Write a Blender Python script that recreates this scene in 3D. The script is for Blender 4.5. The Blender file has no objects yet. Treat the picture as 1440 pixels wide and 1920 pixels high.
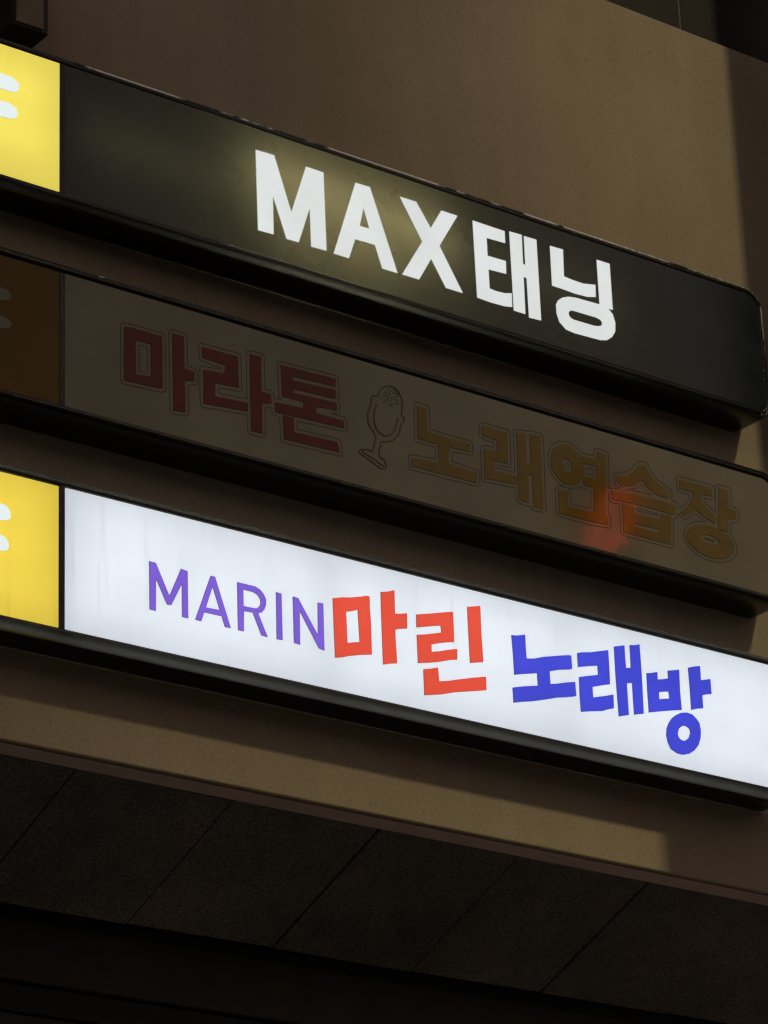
import bpy, bmesh, math, random
from mathutils import Vector, Matrix
from mathutils.geometry import tessellate_polygon

random.seed(7)
scene = bpy.context.scene
COL = scene.collection

# ---------------------------------------------------------------- camera
WALL_Y = 0.20            # the sign faces lie in the plane y = 0, the wall behind them
cam_data = bpy.data.cameras.new("camera")
cam_data.sensor_fit = 'VERTICAL'
cam_data.sensor_height = 36.0
cam_data.lens = 120.0
cam_data.clip_end = 500.0
cam = bpy.data.objects.new("camera", cam_data)
COL.objects.link(cam)
az, el, roll = math.radians(37.99), math.radians(23.02), math.radians(2.20)
fwd = Vector((math.sin(az) * math.cos(el), math.cos(az) * math.cos(el), math.sin(el)))
right = fwd.cross(Vector((0, 0, 1))).normalized()
down = fwd.cross(right)
r2 = right * math.cos(roll) + down * math.sin(roll)
d2 = down * math.cos(roll) - right * math.sin(roll)
cam.matrix_world = Matrix.Translation((-6.379, -10.1545, 1.6)) @ Matrix((r2, -d2, -fwd)).transposed().to_4x4()
scene.camera = cam

# ---------------------------------------------------------------- night sky and the one sun lamp
world = bpy.data.worlds.new("World")
scene.world = world
world.use_nodes = True
wn, wl = world.node_tree.nodes, world.node_tree.links
bg = wn["Background"]
bg.inputs["Strength"].default_value = 0.66
# city glow: brightest low over the roofs, dim overhead
w_tc = wn.new("ShaderNodeTexCoord"); w_sep = wn.new("ShaderNodeSeparateXYZ"); w_rmp = wn.new("ShaderNodeValToRGB")
wl.new(w_tc.outputs["Generated"], w_sep.inputs[0]); wl.new(w_sep.outputs["Z"], w_rmp.inputs["Fac"])
w_rmp.color_ramp.elements[0].position = 0.0; w_rmp.color_ramp.elements[0].color = (1.0, 0.81, 0.69, 1)
w_rmp.color_ramp.elements[1].position = 0.9; w_rmp.color_ramp.elements[1].color = (0.20, 0.16, 0.14, 1)
wl.new(w_rmp.outputs["Color"], bg.inputs["Color"])

LIGHT_DIR = Vector((-0.35, 1.0, -1.06)).normalized()
sun_data = bpy.data.lights.new("sun", 'SUN')
sun_data.energy = 0.82
sun_data.angle = math.radians(3.1)
sun_data.color = (1.0, 0.83, 0.47)
sun = bpy.data.objects.new("sun", sun_data)
sun.rotation_euler = LIGHT_DIR.to_track_quat('-Z', 'Y').to_euler()
COL.objects.link(sun)

scene.view_settings.view_transform = 'Standard'
scene.view_settings.look = 'None'
scene.view_settings.exposure = 0.0
scene.view_settings.gamma = 1.0
scene.view_settings.use_curve_mapping = False
scene.cycles.use_denoising = True
scene.cycles.max_bounces = 6

# ---- lettering outlines, metres on the sign face (x along the wall, z height)
GLYPHS = {
 'max': [
  ('M',[[[(0.946,8.581),(1.042,8.584),(1.123,8.34),(1.206,8.58),(1.298,8.579),(1.301,8.207),(1.22,8.204),(1.219,8.384),(1.157,8.206),(1.094,8.204),(1.03,8.385),(1.029,8.206),(0.949,8.203)]]]),
  ('A',[[[(1.466,8.581),(1.544,8.583),(1.676,8.207),(1.593,8.206),(1.558,8.309),(1.454,8.306),(1.418,8.205),(1.337,8.205)],[(1.505,8.469),(1.481,8.378),(1.532,8.379)]]]),
  ('X',[[[(1.703,8.585),(1.794,8.586),(1.868,8.48),(1.931,8.584),(2.021,8.584),(1.912,8.406),(2.03,8.21),(1.936,8.209),(1.862,8.328),(1.791,8.209),(1.699,8.208),(1.817,8.399)]]]),
  ('태',[[[(2.104,8.586),(2.285,8.585),(2.285,8.525),(2.18,8.521),(2.18,8.434),(2.283,8.437),(2.281,8.373),(2.181,8.367),(2.182,8.275),(2.218,8.272),(2.266,8.275),(2.306,8.286),(2.305,8.218),(2.262,8.21),(2.184,8.207),(2.108,8.21)]],[[(2.311,8.592),(2.383,8.595),(2.381,8.452),(2.393,8.448),(2.394,8.593),(2.467,8.595),(2.467,8.196),(2.397,8.192),(2.396,8.385),(2.38,8.386),(2.378,8.203),(2.312,8.203)]]]),
  ('닝',[[[(2.543,8.587),(2.62,8.59),(2.616,8.455),(2.665,8.451),(2.727,8.45),(2.8,8.464),(2.797,8.402),(2.747,8.389),(2.672,8.385),(2.598,8.388),(2.542,8.388)]],[[(2.816,8.595),(2.894,8.596),(2.894,8.364),(2.816,8.361)]],[[(2.558,8.299),(2.571,8.323),(2.597,8.344),(2.633,8.359),(2.677,8.366),(2.821,8.371),(2.865,8.366),(2.892,8.342),(2.904,8.303),(2.9,8.259),(2.879,8.226),(2.846,8.201),(2.807,8.191),(2.657,8.185),(2.608,8.19),(2.571,8.218),(2.558,8.257)],[(2.631,8.282),(2.64,8.292),(2.659,8.296),(2.791,8.298),(2.815,8.293),(2.824,8.281),(2.82,8.267),(2.8,8.258),(2.775,8.254),(2.656,8.252),(2.638,8.258),(2.63,8.269)]]]),
 ],
 'marin': [
  ('M',[[[(0.395,6.605),(0.426,6.604),(0.487,6.481),(0.543,6.605),(0.574,6.601),(0.574,6.404),(0.545,6.405),(0.546,6.54),(0.496,6.443),(0.476,6.441),(0.426,6.538),(0.424,6.404),(0.395,6.405)]]]),
  ('A',[[[(0.682,6.606),(0.703,6.606),(0.774,6.405),(0.746,6.404),(0.731,6.446),(0.649,6.445),(0.635,6.405),(0.606,6.406)],[(0.691,6.561),(0.658,6.468),(0.722,6.47)]]]),
  ('R',[[[(0.808,6.606),(0.895,6.606),(0.918,6.598),(0.935,6.582),(0.946,6.563),(0.946,6.54),(0.937,6.517),(0.925,6.502),(0.907,6.494),(0.95,6.403),(0.92,6.404),(0.88,6.492),(0.838,6.49),(0.836,6.404),(0.808,6.404)],[(0.837,6.58),(0.882,6.58),(0.905,6.572),(0.917,6.557),(0.919,6.54),(0.912,6.525),(0.899,6.514),(0.883,6.512),(0.837,6.511)]]]),
  ('I',[[[(0.995,6.604),(1.022,6.602),(1.022,6.405),(0.993,6.403)]]]),
  ('N',[[[(1.077,6.602),(1.103,6.601),(1.196,6.462),(1.199,6.602),(1.227,6.604),(1.226,6.402),(1.199,6.406),(1.109,6.546),(1.107,6.403),(1.077,6.405)]]]),
  ('마',[[[(1.275,6.636),(1.321,6.65),(1.368,6.659),(1.417,6.673),(1.445,6.683),(1.462,6.683),(1.461,6.626),(1.464,6.57),(1.463,6.432),(1.407,6.42),(1.347,6.403),(1.317,6.392),(1.278,6.382),(1.276,6.506)],[(1.34,6.592),(1.364,6.598),(1.399,6.612),(1.401,6.547),(1.403,6.474),(1.373,6.467),(1.342,6.458)]],[[(1.519,6.715),(1.555,6.724),(1.59,6.738),(1.589,6.635),(1.621,6.641),(1.651,6.65),(1.649,6.582),(1.605,6.572),(1.587,6.563),(1.587,6.508),(1.59,6.42),(1.556,6.412),(1.518,6.4),(1.518,6.591)]]]),
  ('린',[[[(1.698,6.654),(1.756,6.669),(1.806,6.683),(1.844,6.694),(1.892,6.706),(1.892,6.632),(1.891,6.572),(1.855,6.564),(1.812,6.552),(1.771,6.537),(1.771,6.506),(1.81,6.516),(1.86,6.533),(1.906,6.546),(1.903,6.498),(1.87,6.49),(1.807,6.469),(1.751,6.454),(1.697,6.442),(1.697,6.565),(1.739,6.575),(1.789,6.59),(1.827,6.602),(1.823,6.63),(1.791,6.623),(1.741,6.609),(1.697,6.597)]],[[(1.969,6.744),(2.003,6.753),(2.039,6.763),(2.038,6.636),(2.041,6.514),(2.007,6.506),(1.97,6.496),(1.969,6.663)]],[[(1.724,6.421),(1.762,6.431),(1.8,6.443),(1.802,6.407),(1.804,6.384),(1.859,6.398),(1.921,6.417),(1.984,6.435),(2.051,6.453),(2.05,6.393),(1.987,6.377),(1.887,6.353),(1.812,6.329),(1.723,6.308)]]]),
  ('노',[[[(2.2,6.667),(2.225,6.669),(2.25,6.676),(2.275,6.684),(2.274,6.628),(2.276,6.577),(2.316,6.585),(2.365,6.602),(2.422,6.617),(2.484,6.633),(2.517,6.64),(2.523,6.637),(2.523,6.608),(2.524,6.581),(2.514,6.575),(2.451,6.561),(2.398,6.544),(2.398,6.488),(2.434,6.496),(2.479,6.51),(2.536,6.524),(2.536,6.495),(2.538,6.463),(2.532,6.458),(2.483,6.445),(2.433,6.434),(2.384,6.418),(2.335,6.403),(2.286,6.389),(2.238,6.378),(2.192,6.365),(2.191,6.432),(2.251,6.449),(2.329,6.467),(2.328,6.522),(2.279,6.51),(2.23,6.498),(2.204,6.49),(2.203,6.574)]]]),
  ('래',[[[(2.557,6.658),(2.586,6.667),(2.632,6.676),(2.685,6.692),(2.733,6.706),(2.733,6.636),(2.731,6.551),(2.679,6.535),(2.631,6.519),(2.631,6.472),(2.663,6.482),(2.704,6.494),(2.746,6.508),(2.744,6.445),(2.711,6.434),(2.681,6.421),(2.617,6.408),(2.558,6.394),(2.557,6.462),(2.559,6.55),(2.595,6.561),(2.667,6.581),(2.667,6.622),(2.616,6.61),(2.557,6.594)]],[[(2.767,6.729),(2.794,6.737),(2.828,6.747),(2.827,6.692),(2.828,6.643),(2.856,6.65),(2.858,6.755),(2.884,6.759),(2.915,6.769),(2.916,6.672),(2.915,6.577),(2.912,6.452),(2.886,6.446),(2.857,6.437),(2.857,6.581),(2.827,6.574),(2.826,6.43),(2.797,6.422),(2.769,6.413),(2.766,6.576)]]]),
  ('방',[[[(2.944,6.643),(2.974,6.65),(3.007,6.661),(3.006,6.626),(3.032,6.632),(3.068,6.643),(3.068,6.679),(3.102,6.687),(3.136,6.697),(3.132,6.6),(3.134,6.511),(3.073,6.497),(3.013,6.482),(2.942,6.463),(2.942,6.554)],[(3.009,6.569),(3.033,6.575),(3.065,6.582),(3.067,6.551),(3.042,6.545),(3.007,6.536)]],[[(3.189,6.716),(3.22,6.727),(3.261,6.738),(3.26,6.672),(3.288,6.68),(3.317,6.689),(3.317,6.619),(3.288,6.612),(3.261,6.602),(3.261,6.543),(3.226,6.534),(3.19,6.521),(3.191,6.64)]],[[(3.033,6.379),(3.039,6.412),(3.053,6.438),(3.073,6.463),(3.099,6.482),(3.127,6.497),(3.163,6.505),(3.193,6.502),(3.216,6.487),(3.232,6.469),(3.237,6.435),(3.232,6.401),(3.216,6.365),(3.189,6.336),(3.16,6.317),(3.121,6.305),(3.088,6.306),(3.054,6.319),(3.039,6.347)],[(3.101,6.4),(3.108,6.419),(3.121,6.431),(3.139,6.441),(3.157,6.439),(3.171,6.431),(3.174,6.413),(3.164,6.391),(3.148,6.377),(3.13,6.37),(3.112,6.374),(3.102,6.386)]]]),
 ],
 'mara': [
  ('마',[[[(0.288,7.584),(0.333,7.588),(0.467,7.587),(0.468,7.361),(0.458,7.356),(0.286,7.348)],[(0.341,7.539),(0.342,7.389),(0.413,7.396),(0.413,7.539)]],[[(0.517,7.614),(0.573,7.616),(0.573,7.473),(0.621,7.471),(0.62,7.43),(0.574,7.42),(0.575,7.282),(0.518,7.276)]]]),
  ('라',[[[(0.659,7.591),(0.835,7.595),(0.836,7.457),(0.721,7.447),(0.72,7.389),(0.88,7.399),(0.879,7.362),(0.663,7.342),(0.665,7.492),(0.765,7.501),(0.775,7.538),(0.661,7.545)]],[[(0.894,7.621),(0.951,7.625),(0.949,7.468),(0.996,7.466),(0.995,7.425),(0.949,7.417),(0.948,7.281),(0.893,7.279)]]]),
  ('톤',[[[(1.049,7.612),(1.327,7.622),(1.325,7.586),(1.108,7.577),(1.107,7.558),(1.326,7.571),(1.324,7.53),(1.106,7.52),(1.109,7.502),(1.327,7.512),(1.329,7.479),(1.222,7.469),(1.223,7.44),(1.36,7.44),(1.362,7.407),(1.015,7.393),(1.014,7.437),(1.156,7.445),(1.16,7.475),(1.051,7.472)]],[[(1.052,7.388),(1.106,7.39),(1.109,7.326),(1.326,7.335),(1.335,7.291),(1.056,7.283)]]]),
  ('mic',[[[(1.56,7.629),(1.579,7.648),(1.603,7.658),(1.63,7.66),(1.653,7.644),(1.668,7.616),(1.67,7.579),(1.662,7.544),(1.678,7.529),(1.672,7.513),(1.66,7.501),(1.651,7.466),(1.637,7.439),(1.615,7.416),(1.585,7.401),(1.553,7.395),(1.544,7.37),(1.537,7.341),(1.539,7.319),(1.564,7.311),(1.573,7.29),(1.569,7.278),(1.55,7.271),(1.508,7.288),(1.436,7.318),(1.435,7.323),(1.451,7.331),(1.477,7.336),(1.507,7.334),(1.519,7.368),(1.53,7.406),(1.515,7.434),(1.498,7.451),(1.49,7.475),(1.491,7.501),(1.505,7.542),(1.514,7.564),(1.512,7.582),(1.52,7.591),(1.546,7.595),(1.554,7.614)],[(1.556,7.631),(1.577,7.652),(1.603,7.663),(1.633,7.665),(1.658,7.649),(1.674,7.619),(1.676,7.58),(1.668,7.546),(1.684,7.532),(1.676,7.511),(1.665,7.501),(1.656,7.466),(1.642,7.438),(1.618,7.412),(1.585,7.396),(1.555,7.392),(1.55,7.37),(1.542,7.342),(1.544,7.322),(1.568,7.315),(1.578,7.292),(1.572,7.275),(1.547,7.266),(1.505,7.283),(1.433,7.314),(1.432,7.325),(1.45,7.336),(1.479,7.341),(1.504,7.338),(1.513,7.368),(1.524,7.405),(1.51,7.43),(1.492,7.447),(1.484,7.473),(1.485,7.501),(1.499,7.543),(1.508,7.563),(1.507,7.582),(1.519,7.595),(1.543,7.598),(1.549,7.615)]],[[(1.535,7.56),(1.523,7.532),(1.516,7.503),(1.518,7.476),(1.526,7.445),(1.544,7.427),(1.573,7.42),(1.603,7.433),(1.627,7.458),(1.64,7.489),(1.649,7.522),(1.643,7.521),(1.635,7.489),(1.622,7.46),(1.601,7.437),(1.574,7.425),(1.548,7.432),(1.532,7.448),(1.524,7.478),(1.522,7.504),(1.529,7.532),(1.541,7.559)]],[[(1.451,7.324),(1.464,7.316),(1.512,7.301),(1.56,7.28),(1.563,7.285),(1.515,7.305),(1.466,7.32),(1.455,7.328)]],[[(1.567,7.597),(1.566,7.595),(1.563,7.594),(1.562,7.596),(1.563,7.598),(1.566,7.599)]],[[(1.576,7.577),(1.574,7.574),(1.572,7.573),(1.57,7.575),(1.572,7.578),(1.575,7.578)]],[[(1.59,7.629),(1.588,7.626),(1.585,7.625),(1.584,7.627),(1.585,7.63),(1.588,7.631)]],[[(1.582,7.615),(1.58,7.612),(1.577,7.612),(1.576,7.613),(1.577,7.616),(1.58,7.617)]],[[(1.589,7.609),(1.588,7.607),(1.585,7.606),(1.583,7.608),(1.585,7.611),(1.588,7.611)]],[[(1.583,7.59),(1.581,7.588),(1.579,7.587),(1.577,7.589),(1.579,7.591),(1.582,7.592)]],[[(1.584,7.582),(1.583,7.58),(1.58,7.579),(1.579,7.581),(1.58,7.583),(1.583,7.584)]],[[(1.6,7.644),(1.598,7.642),(1.595,7.641),(1.594,7.643),(1.596,7.646),(1.599,7.646)]],[[(1.605,7.632),(1.604,7.63),(1.601,7.629),(1.6,7.631),(1.601,7.633),(1.604,7.634)]],[[(1.595,7.618),(1.594,7.615),(1.591,7.614),(1.59,7.616),(1.591,7.619),(1.594,7.62)]],[[(1.601,7.605),(1.6,7.603),(1.597,7.602),(1.596,7.604),(1.597,7.606),(1.6,7.607)]],[[(1.599,7.599),(1.598,7.596),(1.595,7.596),(1.594,7.597),(1.595,7.6),(1.598,7.601)]],[[(1.597,7.584),(1.596,7.582),(1.593,7.581),(1.592,7.583),(1.593,7.585),(1.596,7.586)]],[[(1.599,7.569),(1.597,7.567),(1.595,7.566),(1.593,7.568),(1.595,7.571),(1.598,7.571)]],[[(1.614,7.653),(1.613,7.651),(1.61,7.65),(1.609,7.652),(1.61,7.654),(1.613,7.655)]],[[(1.619,7.64),(1.617,7.638),(1.614,7.637),(1.613,7.639),(1.615,7.641),(1.617,7.642)]],[[(1.61,7.623),(1.609,7.621),(1.606,7.62),(1.605,7.622),(1.606,7.624),(1.609,7.625)]],[[(1.618,7.609),(1.617,7.607),(1.614,7.606),(1.612,7.608),(1.614,7.611),(1.617,7.611)]],[[(1.612,7.595),(1.611,7.592),(1.608,7.591),(1.607,7.593),(1.608,7.596),(1.611,7.596)]],[[(1.619,7.583),(1.618,7.58),(1.615,7.58),(1.614,7.582),(1.615,7.584),(1.618,7.585)]],[[(1.611,7.575),(1.61,7.572),(1.607,7.572),(1.605,7.574),(1.607,7.576),(1.61,7.577)]],[[(1.631,7.652),(1.63,7.649),(1.627,7.648),(1.626,7.65),(1.627,7.653),(1.63,7.654)]],[[(1.638,7.644),(1.636,7.641),(1.633,7.64),(1.632,7.642),(1.634,7.645),(1.636,7.645)]],[[(1.629,7.631),(1.627,7.629),(1.625,7.628),(1.623,7.63),(1.625,7.633),(1.628,7.633)]],[[(1.636,7.617),(1.634,7.614),(1.631,7.614),(1.63,7.615),(1.632,7.618),(1.635,7.619)]],[[(1.624,7.605),(1.622,7.603),(1.619,7.602),(1.618,7.604),(1.619,7.606),(1.622,7.607)]],[[(1.635,7.587),(1.633,7.584),(1.63,7.583),(1.629,7.585),(1.631,7.588),(1.633,7.588)]],[[(1.62,7.572),(1.619,7.569),(1.616,7.568),(1.614,7.57),(1.616,7.573),(1.619,7.573)]],[[(1.647,7.644),(1.645,7.642),(1.642,7.641),(1.641,7.643),(1.643,7.645),(1.645,7.646)]],[[(1.646,7.637),(1.644,7.635),(1.641,7.634),(1.64,7.636),(1.642,7.638),(1.645,7.639)]],[[(1.649,7.625),(1.647,7.622),(1.645,7.622),(1.643,7.623),(1.645,7.626),(1.648,7.627)]],[[(1.643,7.608),(1.641,7.605),(1.639,7.604),(1.637,7.606),(1.639,7.609),(1.642,7.609)]],[[(1.65,7.591),(1.649,7.588),(1.646,7.588),(1.644,7.589),(1.646,7.592),(1.649,7.593)]],[[(1.654,7.636),(1.653,7.633),(1.65,7.633),(1.648,7.635),(1.65,7.637),(1.653,7.638)]],[[(1.651,7.605),(1.649,7.603),(1.647,7.602),(1.645,7.604),(1.647,7.606),(1.65,7.607)]]]),
  ('노',[[[(1.752,7.606),(1.8,7.605),(1.8,7.496),(2.028,7.496),(2.024,7.46),(1.923,7.456),(1.913,7.429),(1.907,7.376),(2.06,7.369),(2.054,7.324),(1.707,7.318),(1.711,7.356),(1.857,7.369),(1.857,7.454),(1.746,7.453)]]]),
  ('래',[[[(2.1,7.599),(2.238,7.601),(2.233,7.455),(2.155,7.452),(2.155,7.404),(2.28,7.406),(2.275,7.369),(2.101,7.356),(2.104,7.492),(2.177,7.5),(2.178,7.551),(2.097,7.555)]],[[(2.289,7.614),(2.341,7.62),(2.337,7.485),(2.36,7.486),(2.365,7.626),(2.424,7.628),(2.416,7.288),(2.363,7.286),(2.365,7.433),(2.341,7.43),(2.338,7.297),(2.284,7.301)]]]),
  ('연',[[[(2.662,7.528),(2.658,7.507),(2.649,7.487),(2.637,7.469),(2.621,7.455),(2.602,7.444),(2.582,7.437),(2.561,7.436),(2.541,7.438),(2.522,7.446),(2.505,7.458),(2.491,7.473),(2.481,7.491),(2.476,7.511),(2.475,7.532),(2.479,7.553),(2.487,7.573),(2.499,7.591),(2.515,7.606),(2.534,7.617),(2.554,7.623),(2.575,7.625),(2.596,7.622),(2.615,7.615),(2.632,7.603),(2.646,7.588),(2.656,7.569),(2.661,7.549)],[(2.594,7.524),(2.591,7.511),(2.584,7.501),(2.574,7.494),(2.563,7.492),(2.552,7.494),(2.543,7.501),(2.538,7.512),(2.537,7.524),(2.54,7.536),(2.547,7.547),(2.557,7.553),(2.567,7.556),(2.578,7.553),(2.587,7.546),(2.592,7.536)]],[[(2.745,7.636),(2.796,7.634),(2.767,7.314),(2.702,7.31),(2.714,7.459),(2.65,7.455),(2.657,7.492),(2.734,7.503),(2.736,7.563),(2.658,7.559),(2.652,7.589),(2.741,7.596)]],[[(2.509,7.401),(2.559,7.402),(2.558,7.329),(2.713,7.337),(2.784,7.336),(2.781,7.297),(2.688,7.29),(2.505,7.289)]]]),
  ('습',[[[(2.852,7.541),(2.914,7.561),(2.959,7.595),(2.984,7.626),(3.024,7.639),(3.043,7.608),(3.079,7.57),(3.159,7.538),(3.151,7.505),(3.082,7.506),(3.031,7.527),(3.004,7.559),(2.954,7.526),(2.874,7.5),(2.854,7.513)]],[[(2.811,7.461),(2.958,7.481),(3.189,7.485),(3.179,7.433),(2.946,7.432),(2.817,7.424)]],[[(2.872,7.419),(2.94,7.417),(2.942,7.386),(3.089,7.391),(3.098,7.418),(3.157,7.424),(3.144,7.283),(2.869,7.282)],[(2.929,7.337),(2.932,7.322),(3.079,7.325),(3.08,7.342)]]]),
  ('장',[[[(3.223,7.614),(3.418,7.619),(3.416,7.577),(3.356,7.574),(3.34,7.548),(3.372,7.516),(3.443,7.471),(3.418,7.444),(3.358,7.463),(3.308,7.491),(3.237,7.442),(3.215,7.455),(3.264,7.495),(3.3,7.55),(3.298,7.571),(3.223,7.571)]],[[(3.459,7.63),(3.518,7.633),(3.513,7.541),(3.558,7.537),(3.553,7.496),(3.508,7.493),(3.498,7.423),(3.439,7.424)]],[[(3.528,7.349),(3.522,7.331),(3.509,7.315),(3.49,7.301),(3.465,7.289),(3.437,7.28),(3.405,7.275),(3.373,7.274),(3.342,7.276),(3.313,7.283),(3.287,7.292),(3.266,7.305),(3.251,7.32),(3.243,7.336),(3.242,7.353),(3.248,7.37),(3.261,7.386),(3.28,7.401),(3.304,7.413),(3.332,7.421),(3.363,7.427),(3.396,7.428),(3.427,7.426),(3.457,7.42),(3.483,7.41),(3.504,7.397),(3.519,7.383),(3.527,7.366)],[(3.441,7.359),(3.436,7.351),(3.421,7.345),(3.401,7.341),(3.377,7.34),(3.354,7.342),(3.334,7.347),(3.321,7.354),(3.318,7.362),(3.323,7.37),(3.337,7.376),(3.357,7.38),(3.381,7.381),(3.405,7.379),(3.424,7.373),(3.437,7.367)]]]),
 ],
 'y1': [
  ('bar',[[[(-0.434,8.473),(-0.435,8.542),(-0.293,8.546),(-0.248,8.545),(-0.221,8.539),(-0.205,8.525),(-0.202,8.508),(-0.209,8.492),(-0.224,8.479),(-0.244,8.476),(-0.292,8.477)]]]),
  ('bar',[[[(-0.436,8.347),(-0.438,8.418),(-0.292,8.421),(-0.259,8.424),(-0.234,8.418),(-0.214,8.404),(-0.208,8.388),(-0.216,8.367),(-0.242,8.354),(-0.291,8.35)]]]),
 ],
 'y2': [
  ('bar',[[[(-0.425,7.541),(-0.426,7.597),(-0.283,7.599),(-0.251,7.596),(-0.234,7.582),(-0.229,7.566),(-0.247,7.548),(-0.283,7.543)]]]),
  ('bar',[[[(-0.423,7.422),(-0.424,7.475),(-0.282,7.477),(-0.25,7.474),(-0.233,7.464),(-0.229,7.447),(-0.246,7.43),(-0.282,7.423)]]]),
 ],
 'y3': [
  ('bar',[[[(-0.412,6.624),(-0.413,6.691),(-0.274,6.692),(-0.253,6.692),(-0.235,6.68),(-0.226,6.662),(-0.226,6.644),(-0.239,6.632),(-0.274,6.624)]]]),
  ('bar',[[[(-0.41,6.502),(-0.411,6.566),(-0.273,6.566),(-0.251,6.562),(-0.237,6.545),(-0.232,6.527),(-0.24,6.511),(-0.257,6.503),(-0.272,6.502)]]]),
 ],
}
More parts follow.
